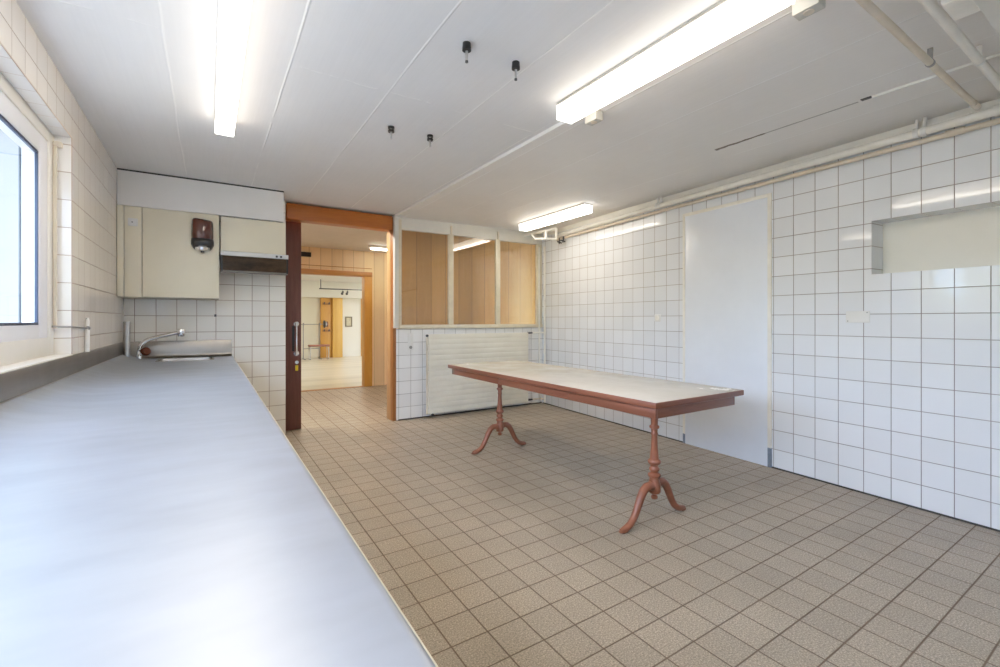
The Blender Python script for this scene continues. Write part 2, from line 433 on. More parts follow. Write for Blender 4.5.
# outside reveal and pier seen through the glass
struct('trim_4', MB().box(-1.75, -.875, 3.50, 3.90, .5, 3.2), M['reveal_out'], 'pale rendered outer window reveal', 'reveal', smooth=False)
struct('trim_5', MB().box(-1.20, -1.16, 3.02, 3.06, .5, 3.2, .01), M['reveal_out'], 'slim pale post outside the window', 'post')

# back wall, left segment (behind sink) and dwarf wall under the glazed partition
struct('wall_back', MB().box(-1.05, .734, YB, 5.785, 0, ZL, .006), M['tile_back'], 'cream tiled wall behind the sink', 'wall', smooth=False)
struct('wall_back', MB().box(2.032, 4.47, YB, 5.80, 0, 1.185, .006), M['tile_dwarf'], 'white tiled half wall behind the radiator', 'wall', smooth=False)
struct('baseboard_back', MB().box(2.06, 4.40, YB-.004, YB+.01, 0, .014), M['grime_and_gap_shade'], 'dark dirty joint along the floor of the half wall', 'joint', smooth=False)
struct('trim_6', MB().box(.742, 1.978, 5.635, 5.80, 2.455, 2.632, .004), M['lintel'], 'orange brown wooden lintel over the doorway', 'lintel')
b = MB().box(1.988, 2.034, 5.645, 5.84, 0, 2.625, .003)
struct('trim_7', b, M['jamb'], 'orange brown door jamb right of the doorway', 'jamb')
struct('trim_8', MB().box(1.982, 1.9885, 5.72, 5.86, 0, 2.452, .001), M['jamb_light'], 'pale strip on the door jamb', 'jamb')

# glazed partition
pw = empty('window_2', (3.2, YB, 1.185), 'three pane glazed partition with cream frame above the radiator', 'window', kind='structure')
bpy.context.view_layer.update()
ch(MB().box(2.05, 4.47, 5.632, 5.70, 2.478, 2.668, .003).build('header', M['white_frame']), pw)
ch(MB().box(1.992, 2.046, 5.585, 5.66, 1.195, 2.632, .003).build('post', M['white_frame']), pw)
ch(MB().box(2.046, 2.098, 5.622, 5.66, 1.20, 2.60, .003).build('stile', M['cream_frame']), pw)
ch(MB().box(4.290, 4.388, 5.622, 5.66, 1.20, 2.48, .003).build('stile', M['cream_frame']), pw)
ch(MB().box(4.388, 4.46, 5.630, 5.70, 1.186, 2.48, .003).build('post', M['white_frame']), pw)
for xa, xb in ((2.772, 2.850), (3.540, 3.618)):
    ch(MB().box(xa, xb, 5.622, 5.66, 1.235, 2.485, .003).build('mullion', M['cream_frame']), pw)
for xa, xb in ((2.802, 2.828), (3.568, 3.592)):
    ch(MB().box(xa, xb, 5.618, 5.636, 2.485, 2.60, .003).build('cover_strip', M['cream_frame']), pw)
ch(MB().box(2.06, 4.395, 5.605, 5.66, 1.186, 1.238, .004).build('bottom_rail', M['cream_frame']), pw)
for xa, xb in ((2.098, 2.772), (2.850, 3.540), (3.618, 4.290)):
    ch(MB().box(xa-.008, xb+.008, 5.641, 5.646, 1.232, 2.484).build('pane', M['glass_in'], smooth=False), pw)

# right wall with niche, built in its own frame
NL0, NL1, NZ0, NZ1, ND = 4.281, 5.9, 1.637, 2.032, .18
b = MB()
b.box(-.06, NL0, 0, .30, 0, 2.67); b.box(NL1, LEND, 0, .30, 0, 2.67); b.box(NL0, NL1, 0, .30, 0, NZ0); b.box(NL0, NL1, 0, .30, NZ1, 2.67)
struct('wall_right', b, M['tile_right'], 'white glazed tile wall with a long niche', 'wall', RW, smooth=False)
struct('wall_right', MB().box(NL0-.01, NL1+.01, ND, ND+.05, NZ0-.01, NZ1+.01), paint('niche_cream_paint', (.88, .85, .76), .5, .02, 3), 'cream painted back of the wall niche', 'niche', RW, smooth=False)
struct('baseboard_right', MB().box(0, LEND, -.004, .006, 0, .012), M['grime_and_gap_shade'], 'dark joint along the foot of the right wall', 'joint', RW, smooth=False)
struct('trim_19', MB().box(.02, LEND, -.006, .002, 2.600, 2.672, .002), M['band'], 'cream painted band at the top of the right wall', 'band', RW, smooth=False)
# flush closed-off door
dr = empty('door_2', label='flush white closed-off door panel in the tiled right wall', cat='door', kind='structure')
dr.matrix_world = RW @ Matrix.Translation((3.08, 0, 0)); bpy.context.view_layer.update()
D0, D1 = 2.622, 3.552
b = MB().box(D0, D0+.028, -.012, .01, .10, 2.42, .002); b.box(D1-.034, D1, -.012, .01, .17, 2.42, .002); b.box(D0+.028, D1-.034, -.012, .01, 2.388, 2.42, .002)
ch(b.build('frame', M['pipe'], mat4=RW), dr)
ch(MB().box(D0+.028, D1-.034, -.008, .01, .0, 2.388, .001).build('panel', M['panel_white'], mat4=RW), dr)
b = MB().box(D0, D0+.026, -.011, .01, 0, .16, .002)
ch(b.build('frame_foot', M['stainless_dark'], mat4=RW), dr)
ch(MB().box(D1-.034, D1, -.011, .01, 0, .17, .002).build('frame_foot', M['stainless_dark'], mat4=RW), dr)

# sliding door parked behind the back wall
sd = empty('door_1', (.40, 5.86, 0), 'dark mahogany sliding door pushed open, edge visible beside the tiled wall', 'door', kind='structure')
bpy.context.view_layer.update()
ch(MB().box(-.25, .924, 5.815, 5.86, .004, 2.49, .004).build('door_leaf', M['slide_door']), sd)
b = MB(); hy = 5.815
hx = .868
b.tube([(hx, hy+.002, 1.252), (hx, hy-.03, 1.252)], .009, 12); b.tube([(hx, hy+.002, .905), (hx, hy-.03, .905)], .009, 12)
b.tube([(hx, hy-.03, 1.268), (hx, hy-.03, .889)], .011, 12)
hd = ch(b.build('handle', M['chrome']), sd)
for z in (1.252, .905):
    ch(MB().lathe([(.018, -.002), (.030, -.002), (.032, -.008), (.024, -.016), (.010, -.016)], (hx, hy, z), 20, 'y').build('rosette', M['chrome']), sd)
ch(MB().box(hx-.045, hx-.018, hy-.003, hy+.01, .93, 1.23, .002).build('pull_recess', M['black']), sd)
# padlock-like cylinder tag
ch(MB().lathe([(.006, 0), (.020, 0), (.020, -.012), (.006, -.012)], (hx+.006, hy, .80), 18, 'y').build('lock_rosette', M['chrome']), sd)
ch(MB().box(hx-.012, hx+.020, hy-.022, hy-.002, .70, .765, .005).build('key_tag', M['yellow']), sd)

# ------------------------------------------------------------------ hall behind
struct('ceiling', MB().box(-.6, 5.2, 5.80, 9.0, 2.64, 2.78), M['ceil_hall'], 'white hall ceiling beyond the doorway', 'ceiling', smooth=False)
b = MB().box(-.6, 1.05, 8.87, 9.02, 0, 2.64); b.box(1.05, 2.70, 8.87, 9.02, 2.17, 2.64); b.box(2.70, 5.2, 8.87, 9.02, 0, 2.64)
struct('wall_hall', b, M['panelling'], 'pine board panelling at the far side of the hall', 'wall', smooth=False)
struct('trim_9', MB().box(2.548, 2.70, 8.845, 9.04, 0, 2.235, .004), M['pine'], 'knotty pine door jamb of the far opening', 'jamb')
struct('trim_10', MB().box(1.0, 2.70, 8.84, 9.04, 2.145, 2.235, .004), M['pine_dark'], 'pine head trim over the far opening', 'trim')
struct('trim_11', MB().box(1.05, 2.56, 8.85, 8.95, -.005, .008), M['pine_dark'], 'wooden threshold strip of the far opening', 'threshold')
struct('trim_12', MB().box(1.0, 2.70, 8.862, 8.868, 2.30, 2.312), M['pine_dark'], 'thin batten across the panelling', 'trim')
struct('wall_hall', MB().box(-.7, -.55, 5.78, 9.0, 0, 2.64), M['panelling'], 'hall side wall', 'wall', smooth=False)
struct('wall_hall', MB().box(4.9, 5.05, 5.78, 9.0, 0, 2.64), M['panelling'], 'hall end wall on the right', 'wall', smooth=False)
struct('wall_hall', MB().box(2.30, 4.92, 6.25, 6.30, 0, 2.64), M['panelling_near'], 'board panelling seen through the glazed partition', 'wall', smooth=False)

# far room
struct('floor', MB().box(-1, 7.5, 8.90, 17.4, -.10, .002), M['far_floor'], 'pale floor of the far room', 'floor', smooth=False)
struct('ceiling', MB().box(-1, 7.5, 9.02, 17.4, 2.62, 2.72), M['ceil_hall'], 'far room ceiling', 'ceiling', smooth=False)
struct('wall_far', MB().box(-1, 4.60, 16.5, 16.65, 0, 2.62), M['far_wall'], 'cream end wall of the far room', 'wall', smooth=False)
struct('wall_far', MB().box(-1, 6.2, 16.30, 16.5, 2.07, 2.62), M['far_wall_l'], 'bulkhead band on the far wall', 'wall', smooth=False)
struct('wall_far', MB().box(3.93, 4.62, 16.44, 16.5, 0, 2.07), M['far_wall_l'], 'pale wall beside the pine column', 'wall', smooth=False)
struct('wall_far', MB().box(4.62, 7.5, 17.2, 17.35, 0, 2.62), M['far_wall_l'], 'bright wall beyond the far doorway', 'wall', smooth=False)
struct('wall_far', MB().box(7.4, 7.5, 9.0, 17.4, 0, 2.62), M['far_wall_l'], 'right side wall of the far room', 'wall', smooth=False)
struct('wall_far', MB().box(-1.1, -1.0, 9.0, 17.4, 0, 2.62), M['far_wall'], 'left side wall of the far room', 'wall', smooth=False)
struct('trim_13', MB().box(4.60, 4.66, 16.40, 16.6, 0, 2.07, .004), M['pine'], 'thin pine jamb at the right of the far wall', 'jamb')

pc = empty('pine_column', (3.56, 16.4, 0), 'tall knotty pine column against the far room end wall', 'column')
bpy.context.view_layer.update()
ch(MB().box(3.22, 3.58, 16.36, 16.495, .003, 2.065, .006).build('board', M['pine']), pc)
ch(MB().box(3.585, 3.92, 16.25, 16.495, .003, 2.065, .006).build('board', wood('pine_bright', (.66, .36, .08), (.80, .50, .14), 'z', .8, .4, knots=1.6)), pc)
for x, z in ((3.32, 1.86), (3.48, 1.86), (3.32, .93), (3.48, .93)):
    b = MB().tube([(x, 16.362, z), (x, 16.30, z-.01), (x, 16.27, z+.05)], .018, 8)
    ch(b.build('hook', M['darkgrey']), pc)
ch(MB().box(3.27, 3.53, 16.345, 16.362, 1.83, 1.90, .003).build('hook_rail', M['pine_dark']), pc)
ch(MB().box(3.27, 3.53, 16.345, 16.362, .90, .97, .003).build('hook_rail', M['pine_dark']), pc)

# picture
pf = empty('picture_frame', (4.17, 16.43, 1.2), 'small square framed picture on the pale wall in the far room', 'picture')
bpy.context.view_layer.update()
b = MB()
b.box(4.05, 4.09, 16.40, 16.44, 1.06, 1.42, .003); b.box(4.25, 4.29, 16.40, 16.44, 1.06, 1.42, .003); b.box(4.09, 4.25, 16.40, 16.44, 1.06, 1.10, .003); b.box(4.09, 4.25, 16.40, 16.44, 1.38, 1.42, .003)
ch(b.build('frame', M['frame_gilt']), pf)
ch(MB().box(4.085, 4.255, 16.42, 16.438, 1.095, 1.385).build('picture', M['paper']), pf)

# barbell on its stand and a bench
st = empty('barbell_stand', (2.95, 16.1, 0), 'thin grey metal stand with two uprights holding a barbell in the far room', 'stand')
bpy.context.view_layer.update()
for x in (2.62, 3.12):
    b = MB().tube([(x, 16.1, .03), (x, 16.1, 1.16)], .016, 10); b.tube([(x, 16.03, 1.20), (x, 16.03, 1.13), (x, 16.14, 1.13), (x, 16.14, 1.20)], .012, 8)
    ch(b.build('upright', M['screwgrey']), st)
    ch(MB().tube([(x, 15.75, .018), (x, 16.25, .018)], .016, 10).build('foot', M['screwgrey']), st)
ch(MB().tube([(2.62, 16.1, .35), (3.12, 16.1, .35)], .012, 10).build('crossbar', M['screwgrey']), st)
bb = empty('barbell', (2.87, 16.085, 1.16), 'barbell with dark disc weights resting on the grey stand', 'barbell')
bpy.context.view_layer.update()
ch(MB().tube([(2.30, 16.085, 1.158), (3.42, 16.085, 1.158)], .013, 10).build('bar', M['screwgrey']), bb)
for x, r, m in ((2.40, .13, 'darkgrey'), (3.28, .13, 'darkgrey'), (3.33, .10, 'alu'), (3.37, .09, 'red_pad'), (2.36, .10, 'red_pad')):
    ch(MB().lathe([(.02, -.02), (r*.9, -.02), (r, -.012), (r, .012), (r*.9, .02), (.02, .02)], (x, 16.085, 1.158), 24, 'x').build('weight_disc', M[m]), bb)
bn = empty('bench', (3.1, 15.75, 0), 'low bench with red brown padded seat and chrome tube legs in the far room', 'bench')
bpy.context.view_layer.update()
ch(MB().box(2.72, 3.36, 15.58, 15.92, .43, .49, .025, 3).build('seat', M['red_pad']), bn)
for x in (2.76, 3.32):
    b = MB().tube([(x, 15.62, .43), (x, 15.61, .40), (x, 15.61, .02), (x, 15.63, .015), (x, 15.87, .015), (x, 15.89, .02), (x, 15.89, .40), (x, 15.88, .43)], .014, 10)
    ch(b.build('leg', M['alu']), bn)
# light track on the far ceiling / pipe
tk = empty('light_track', (4.0, 14.6, 2.4), 'dark track with small spotlights under the far room ceiling', 'track')
bpy.context.view_layer.update()
ch(MB().box(3.0, 4.5, 15.48, 15.52, 2.30, 2.335, .004).build('track', M['darkgrey']), tk)
ch(MB().tube([(3.05, 15.5, 2.33), (3.05, 15.5, 2.62)], .012, 8).build('hanger', M['darkgrey']), tk)
ch(MB().tube([(4.4, 15.5, 2.33), (4.4, 15.5, 2.62)], .012, 8).build('hanger', M['darkgrey']), tk)
for x in (3.75, 3.9):
    ch(MB().tube([(x, 15.5, 2.31), (x, 15.5, 2.24), (x-.05, 15.42, 2.16)], [.012, .03, .04], 12).build('spotlight', M['darkgrey']), tk)

# hall fuse plate
o = MB().box(1.34, 1.575, 8.852, 8.872, 2.455, 2.54, .004).build('sign_plate', M['black'])
tag(o, 'small dark plate on the pine panelling above the far opening', 'plate')

# ------------------------------------------------------------------ worktop
ZT = .92; XE = .217
wk = empty('steel_worktop', (-.2, 2.2, .88), 'long brushed stainless steel worktop running under the window to the sink', 'worktop')
bpy.context.view_layer.update()
SX0, SX1, SY0, SY1 = -.40, .03, 5.13, 5.47
# top sheet with rounded front edge, hole for the sink
def edge_prof():
    pts = [(XL+.011, ZT+.056), (XL+.035, ZT+.044), (XL+.075, ZT+.028), (XL+.125, ZT+.013), (XL+.19, ZT+.003), (XL+.25, ZT)]
    pts += [(SX0, ZT), (SX1, ZT), (XE-.018, ZT)]
    for i in range(1, 7):
        a = pi/2*(1-i/6.); pts.append((XE-.018+.018*cos(a), ZT-.018+.018*sin(a)))
    pts += [(XE, ZT-.035)]
    return pts
b = MB(); pr = edge_prof(); YS = [YF+.02, SY0, SY1, YB-.046]
rows = [[b.bm.verts.new((x, y, z)) for x, z in pr] for y in YS]
for j in range(3):
    for i in range(len(pr)-1):
        if j == 1 and i == 6: continue
        b.bm.faces.new((rows[j][i], rows[j][i+1], rows[j+1][i+1], rows[j+1][i]))
ch(b.build('top', M['steel_top']), wk)
# coved backsplash along the left wall and the back wall
b = MB(); b.box(XL+.0005, XL+.012, YF+.02, YB-.002, ZT+.05, 1.09, .002)
ch(b.build('backsplash', M['steel_splash']), wk)
cp = [(.0, 1.087), (.003, 1.090), (.010, 1.090), (.012, 1.086), (.012, ZT+.036)]
for i in range(1, 7):
    an = pi+pi/2*i/6.; cp.append((.048+.036*cos(an), ZT+.036+.036*sin(an)))
cp += [(.048, ZT-.012), (.0, ZT-.012)]
b = MB(); b.prism([(YB-.001-u, z) for u, z in cp], 'x', XL+.012, XE-.012)
ch(b.build('backsplash', M['steel_splash']), wk)
ch(MB().tube([(XL+.014, YF+.03, ZT+.058), (XL+.014, YB-.05, ZT+.058)], .0025, 6).build('weld_seam', M['alu']), wk)
# sink bowl
b = MB()
def rr(x0, x1, y0, y1, r, z, n=6):
    out = []
    for cx_, cy_, a0 in ((x1-r, y1-r, 0), (x0+r, y1-r, 90), (x0+r, y0+r, 180), (x1-r, y0+r, 270)):
        for i in range(n+1):
            a = R(a0+90*i/n); out.append((cx_+r*cos(a), cy_+r*sin(a), z))
    return out
rings = [rr(SX0-.012, SX1+.012, SY0-.012, SY1+.012, .03, ZT+.0005), rr(SX0-.010, SX1+.010, SY0-.010, SY1+.010, .03, ZT+.005),
         rr(SX0+.002, SX1-.002, SY0+.002, SY1-.002, .035, ZT+.003), rr(SX0+.008, SX1-.008, SY0+.008, SY1-.008, .04, ZT-.02), rr(SX0+.03, SX1-.03, SY0+.03, SY1-.03, .05, ZT-.15), rr(SX0+.06, SX1-.06, SY0+.06, SY1-.06, .04, ZT-.165)]
vr = [[b.bm.verts.new(p) for p in r] for r in rings]
for a, c in zip(vr, vr[1:]):
    n = len(a)
    for i in range(n): b.bm.faces.new((a[i], a[(i+1) % n], c[(i+1) % n], c[i]))
b.bm.faces.new(vr[-1])
ch(b.build('sink_bowl', M['steel_bowl']), wk)
ch(MB().lathe([(.002, 0), (.035, 0), (.037, .004), (.002, .005)], (-.18, 5.19, ZT-.166), 20).build('drain', M['chrome']), wk)
ch(MB().box(XE-.012, XE+.010, YF+.02, YB-.01, ZT-.058, ZT-.024, .004).build('front_edge', M['cream']), wk)
ch(MB().box(.150, .170, YF+.03, YB-.01, .10, ZT-.060, .002).build('front_panel', M['cream']), wk)
ch(MB().box(.080, .100, YF+.03, YB-.01, .0, .10, .002).build('plinth', M['darkgrey']), wk)
for y in (YF+.05, 1.0, 3.2, YB-.05):
    ch(MB().box(XL+.02, .150, y, y+.02, .0 if False else .10, ZT-.20, .001).build('side_panel', M['cream']), wk)
# tap
fy = 5.515
tp = empty('kitchen_tap', (-.565, fy, ZT), 'chrome mixer tap with red brown knob beside the sink', 'tap')
bpy.context.view_layer.update()
ch(MB().lathe([(.004, .0), (.030, .0), (.030, .008), (.021, .014), (.019, .075), (.014, .085), (.004, .086)], (-.562, fy, ZT), 22).build('body', M['chrome']), tp)
sp = [(-.562, fy, 1.000), (-.557, fy, 1.03), (-.548, fy, 1.055), (-.528, fy-.002, 1.085), (-.50, fy-.006, 1.108), (-.46, fy-.012, 1.125), (-.40, fy-.02, 1.141), (-.32, fy-.03, 1.16), (-.255, fy-.04, 1.176)]
ch(MB().tube(sp, [.019, .0195, .020, .020, .0195, .019, .018, .0175, .017], 16).build('spout', M['chrome']), tp)
ch(MB().lathe([(.006, .042), (.030, .038), (.036, .022), (.034, -.014), (.026, -.034), (.006, -.035)], (-.232, fy-.044, 1.172), 22).build('spout_head', M['chrome']), tp)
ch(MB().tube([(-.562, fy-.002, .975), (-.535, fy-.03, .985)], .013, 12).build('stem', M['chrome']), tp)
kb = MB().lathe([(.004, 0), (.020, .0), (.036, .010), (.042, .026), (.036, .048), (.020, .056), (.004, .057)], (0, 0, 0), 22)
kbo = kb.build('knob', M['knob'])
kbo.parent = tp; kbo.matrix_parent_inverse = Matrix.Identity(4)
kbo.matrix_local = Matrix.Translation((.040, -.026, .066)) @ Matrix.Rotation(R(55), 4, 'X') @ Matrix.Rotation(R(35), 4, 'Y')

# upright tube by the corner
t_ = empty('overflow_tube', (-.650, 5.475, ZT), 'short upright metal tube standing in the worktop corner', 'tube')
bpy.context.view_layer.update()
ch(MB().tube([(-.650, 5.475, ZT+.001), (-.650, 5.475, 1.285)], .025, 22).build('tube', M['alu']), t_)
for z in (ZT+.005, 1.268):
    ch(MB().lathe([(.020, 0), (.0285, 0), (.0285, .014), (.020, .014)], (-.650, 5.475, z), 22).build('collar', M['alu']), t_)

# blind rail and crank at the window's far edge
br = empty('blind_guide_rail', (-.758, 3.64, 1.25), 'brownish vertical blind guide rail between window frame and tiled reveal', 'rail')
bpy.context.view_layer.update()
ch(MB().box(-.766, -.750, 3.628, 3.650, 1.25, 2.33, .003).build('rail', M['pipe_beige']), br)
ch(MB().box(-.766, -.727, 3.622, 3.660, 2.315, 2.345, .004).build('bracket', M['pipe_beige']), br)
bc = empty('blind_crank', (-.66, 3.94, 1.2), 'grey rod with white plastic grip in front of the tiled wall by the window', 'crank')
bpy.context.view_layer.update()
ch(MB().tube([(-.764, 3.600, 1.262), (-.684, 3.625, 1.260), (-.676, 3.66, 1.259), (-.667, 3.944, 1.247)], .006, 10).build('rod', M['screwgrey']), bc)
ch(MB().tube([(-.668, 3.944, 1.092), (-.668, 3.944, 1.24), (-.668, 3.944, 1.245), (-.668, 3.944, 1.29), (-.668, 3.944, 1.315)], [.0125, .0125, .009, .012, .007], 14).build('grip', M['plastic']), bc)
ch(MB().lathe([(.004, -.014), (.013, -.014), (.013, .014), (.004, .014)], (-.664, 3.948, 1.247), 14, 'y').build('joint', M['screwgrey']), bc)

# ------------------------------------------------------------------ wall cabinets, hood, dispenser
CF = 5.22
wc = empty('wall_cabinet', (-.3, 5.43, 1.509), 'tall cream wall cabinet with wide door, left of the cooker hood', 'cabinet')
bpy.context.view_layer.update()
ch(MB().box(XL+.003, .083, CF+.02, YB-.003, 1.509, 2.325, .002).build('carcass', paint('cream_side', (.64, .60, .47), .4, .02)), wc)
ch(MB().box(XL+.003, -.642, CF, CF+.02, 1.509, 2.325, .002).build('filler_strip', M['cream']), wc)
ch(MB().box(-.636, -.516, CF, CF+.02, 1.509, 2.325, .002).build('narrow_panel', M['cream']), wc)
dd = ch(MB().box(-.508, .083, CF-.002, CF+.02, 1.512, 2.325, .003).build('door', M['cream']), wc)
dp = ch(MB().box(-.612, -.542, CF-.006, CF+.002, 2.146, 2.216, .002).build('switch_plate', M['plastic']), wc)
ch(MB().lathe([(.002, -.004), (.006, -.004), (.006, 0), (.002, 0)], (-.581, CF-.005, 2.181), 10, 'y').build('plate_screw', M['screwgrey']), wc)
wc2 = empty('wall_cabinet', (.39, 5.43, 1.99), 'short cream wall cabinet directly above the cooker hood', 'cabinet')
bpy.context.view_layer.update()
ch(MB().box(.098, .676, CF+.02, YB-.003, 1.982, 2.318, .002).build('carcass', M['cream']), wc2)
ch(MB().box(.096, .678, CF, CF+.02, 1.984, 2.318, .003).build('door', M['cream']), wc2)
struct('trim_14', MB().box(XL+.002, .660, CF+.012, CF+.035, 2.330, 2.640, .002), M['bulk'], 'pale grey white blanking board above the wall cabinets', 'panel')
struct('trim_15', MB().box(XL+.002, .662, CF+.014, CF+.034, 2.640, ZL-.001), M['grime_and_gap_shade'], 'dark strip painted as the shade in the gap between blanking board and ceiling', 'gap')  # dark box stands in for the shade of the open gap
struct('trim_16', MB().box(.640, .661, CF+.035, YB-.001, 2.330, 2.640, .002), M['bulk'], 'end return of the blanking board', 'panel')

hdn = empty('cooker_hood', (.40, 5.4, 1.78), 'flat white cooker hood with smoked brown visor on the tiled wall', 'cooker hood')
bpy.context.view_layer.update()
ch(MB().box(.093, .700, CF-.030, YB-.004, 1.935, 1.978, .003).build('body', M['white_paint']), hdn)
ch(MB().box(.10, .690, CF+.05, YB-.05, 1.80, 1.936, .003).build('filter_box', M['darkgrey']), hdn)
b = MB(); b.box(.112, .684, CF-.022, CF-.012, 1.792, 1.935, .001)
vz = ch(b.build('visor', M['visor']), hdn)
for xa in (.098, .682):
    ch(MB().box(xa, xa+.016, CF-.026, CF+.02, 1.782, 1.938, .002).build('visor_frame', M['black']), hdn)
ch(MB().box(.098, .692, CF-.024, CF+.0, 1.768, 1.790, .003).build('visor_lip', paint('greyish_lip', (.17, .155, .135), .4, .1)), hdn)
for x in (.590, .630):
    ch(MB().lathe([(.002, -.008), (.010, -.008), (.011, 0), (.002, 0)], (x, CF-.0295, 1.955), 16, 'y').build('switch_button', M['black']), hdn)

# soap dispenser
sd2 = empty('soap_dispenser', (-.052, CF, 2.0), 'brown and black soap dispenser fixed to the wide cabinet door', 'dispenser')
bpy.context.view_layer.update()
def halfring(hw, dp_, z0, tilt=0, n=14, pw_=.62, back=CF-.003):
    pts = []
    for i in range(n+1):
        a = pi*i/n
        x = cos(a); y = sin(a)
        x = math.copysign(abs(x)**pw_, x); y = abs(y)**pw_
        pts.append((-.052+hw*x, back-dp_*y, z0+tilt*x))
    return pts
ch(MB().loft([halfring(.088, .085, 2.072), halfring(.090, .092, 2.10), halfring(.089, .092, 2.20), halfring(.086, .086, 2.243, -.006), halfring(.078, .070, 2.258, -.008)]).build('cover', M['dispenser']), sd2)
ch(MB().loft([halfring(.055, .070, 1.965), halfring(.076, .085, 1.985), halfring(.093, .098, 2.020), halfring(.094, .100, 2.050), halfring(.090, .093, 2.074)]).build('base', M['black']), sd2)
ch(MB().loft([halfring(.036, .092, 1.958), halfring(.058, .103, 1.964), halfring(.064, .110, 1.988), halfring(.052, .102, 2.000)]).build('push_bar', M['chrome']), sd2)
ch(MB().lathe([(.004, 0), (.012, 0), (.018, .022), (.004, .024)], (-.052, CF-.06, 1.940), 14).build('nozzle', M['black']), sd2)

# ------------------------------------------------------------------ table
tz = .78; tx0, tx1, ty0, ty1 = 2.350, 3.353, 1.856, 4.79
tb = empty('long_table', ((tx0+tx1)/2, (ty0+ty1)/2, 0), 'long narrow table with cream top and red brown edge on turned iron legs', 'table')
bpy.context.view_layer.update()
ch(MB().box(tx0+.008, tx1-.008, ty0+.008, ty1-.008, tz-.010, tz+.001, .001).build('tabletop', M['laminate']), tb)
b = MB()
b.box(tx0, tx0+.03, ty0, ty1, tz-.040, tz-.0005, .004); b.box(tx1-.03, tx1, ty0, ty1, tz-.040, tz-.0005, .004)
ch(b.build('edge_band', M['table_edge']), tb)
b = MB(); b.box(tx0+.002, tx1-.002, ty0-.001, ty0+.03, tz-.040, tz-.0005, .004); b.box(tx0+.002, tx1-.002, ty1-.03, ty1+.001, tz-.040, tz-.0005, .004)
b.box(tx0+.03, tx1-.03, ty0+.03, ty1-.03, tz-.038, tz-.011)
ch(b.build('edge_band', M['table_edge_x']), tb)
ax0, ax1, ay0, ay1 = tx0+.020, tx1-.09, ty0+.020, ty1-.07
az0 = .674
for ya, yb_ in ((ay0, 2.70), (2.703, 3.72), (3.723, ay1)):
    ch(MB().box(ax0, ax0+.025, ya, yb_, az0, tz-.046, .002).build('apron', M['table_edge']), tb)
ch(MB().box(ax1-.025, ax1, ay0+.026, ay1-.026, az0, tz-.046, .002).build('apron', M['table_edge']), tb)
ch(MB().box(ax0+.026, ax1, ay0, ay0+.025, az0, tz-.046, .002).build('apron', M['table_edge_x']), tb)
ch(MB().box(ax0+.026, ax1, ay1-.025, ay1, az0, tz-.046, .002).build('apron', M['table_edge_x']), tb)
ch(MB().box(ax0+.008, ax1-.008, ay0+.008, ay1-.008, tz-.055, tz-.039).build('shadow_gap_strip', M['grime_and_gap_shade']), tb)  # dark filler paints the shadow gap between edge band and apron
ch(MB().box(ax0-.0005, ax0+.01, ay1-.06, ay1+.001, az0+.01, tz-.05, .002).build('corner_bracket', M['screwgrey']), tb)
prof = [(.004, .673), (.022, .673), (.022, .664), (.020, .660), (.0185, .63), (.019, .622), (.026, .617), (.0275, .610), (.026, .603), (.018, .597), (.0165, .575), (.019, .570), (.019, .562), (.0165, .556), (.0165, .54),
        (.019, .48), (.0235, .41), (.025, .402), (.031, .399), (.036, .390), (.0355, .380), (.030, .371), (.022, .366), (.020, .358), (.0215, .352), (.027, .346), (.0285, .338), (.027, .330), (.021, .324), (.0205, .316),
        (.026, .312), (.034, .306), (.0355, .298), (.033, .290), (.025, .284), (.026, .27), (.031, .25), (.034, .225), (.034, .196), (.030, .186), (.018, .180), (.012, .172), (.012, .168), (.018, .163), (.0185, .153), (.014, .145), (.004, .142)]
for (px_, py_), fl in (((2.424, 1.926), 1), ((2.458, 3.83), 2)):
    pd = empty('pedestal_leg', (px_, py_, 0)); pd.parent = tb; pd.matrix_parent_inverse = tb.matrix_world.inverted()
    bpy.context.view_layer.update()
    ch(MB().lathe([(r_*1.16 if r_ > .005 else r_, z_) for r_, z_ in prof], (px_, py_, 0), 30).build('column', M['cast']), pd)
    for sgn in (-1, 1):
        pts = [(.015, .222), (.045, .240), (.075, .238), (.102, .218), (.124, .182), (.143, .140), (.163, .098), (.185, .062), (.212, .036), (.240, .023), (.268, .018), (.284, .018)]
        rad = [.022, .024, .024, .0235, .0225, .021, .020, .0195, .019, .019, .0185, .012]
        b = MB().tube([(px_+sgn*u*1.12, py_+sgn*.006, z) for u, z in pts], [q*1.14 if q > .0185 else q for q in rad], 16, up=Vector((0, 1, 0)))
        ch(b.build('foot', M['cast']), pd)
        pts2 = [(.236, .014), (.25, .010), (.275, .010), (.290, .012)]
        ch(MB().tube([(px_+sgn*u*1.12, py_+sgn*.006, z) for u, z in pts2], [.014, .022, .022, .012], 14, squash=.45, up=Vector((0, 0, 1))).build('foot_pad', M['cast']), pd)

# ------------------------------------------------------------------ radiator
ra = empty('radiator', (3.25, 5.56, .04), 'wide white ribbed radiator panel below the glazed partition', 'radiator')
bpy.context.view_layer.update()
rx0, rx1, rz0, rz1 = 2.432, 4.075, .05, 1.112
b = MB(); nrow = 15; hh = (rz1-rz0)/nrow
for i in range(nrow):
    b.box(rx0+.012, rx1, 5.548, 5.578, rz0+i*hh+.0012, rz0+(i+1)*hh-.0012, .0016)
b.box(rx0+.02, rx1-.01, 5.556, 5.576, rz0+.004, rz1-.004)
ch(b.build('panel', M['radiator']), ra)
ch(MB().tube([(rx0+.004, 5.585, rz0), (rx0+.004, 5.585, rz1)], .014, 12).build('header_tube', M['pipe_beige']), ra)
for x in (2.60, 3.9):
    ch(MB().box(x, x+.03, 5.578, YB-.001, 1.0, 1.03).build('wall_bracket', M['radiator']), ra)
    ch(MB().box(x, x+.03, 5.578, YB-.001, .15, .18).build('wall_bracket', M['radiator']), ra)
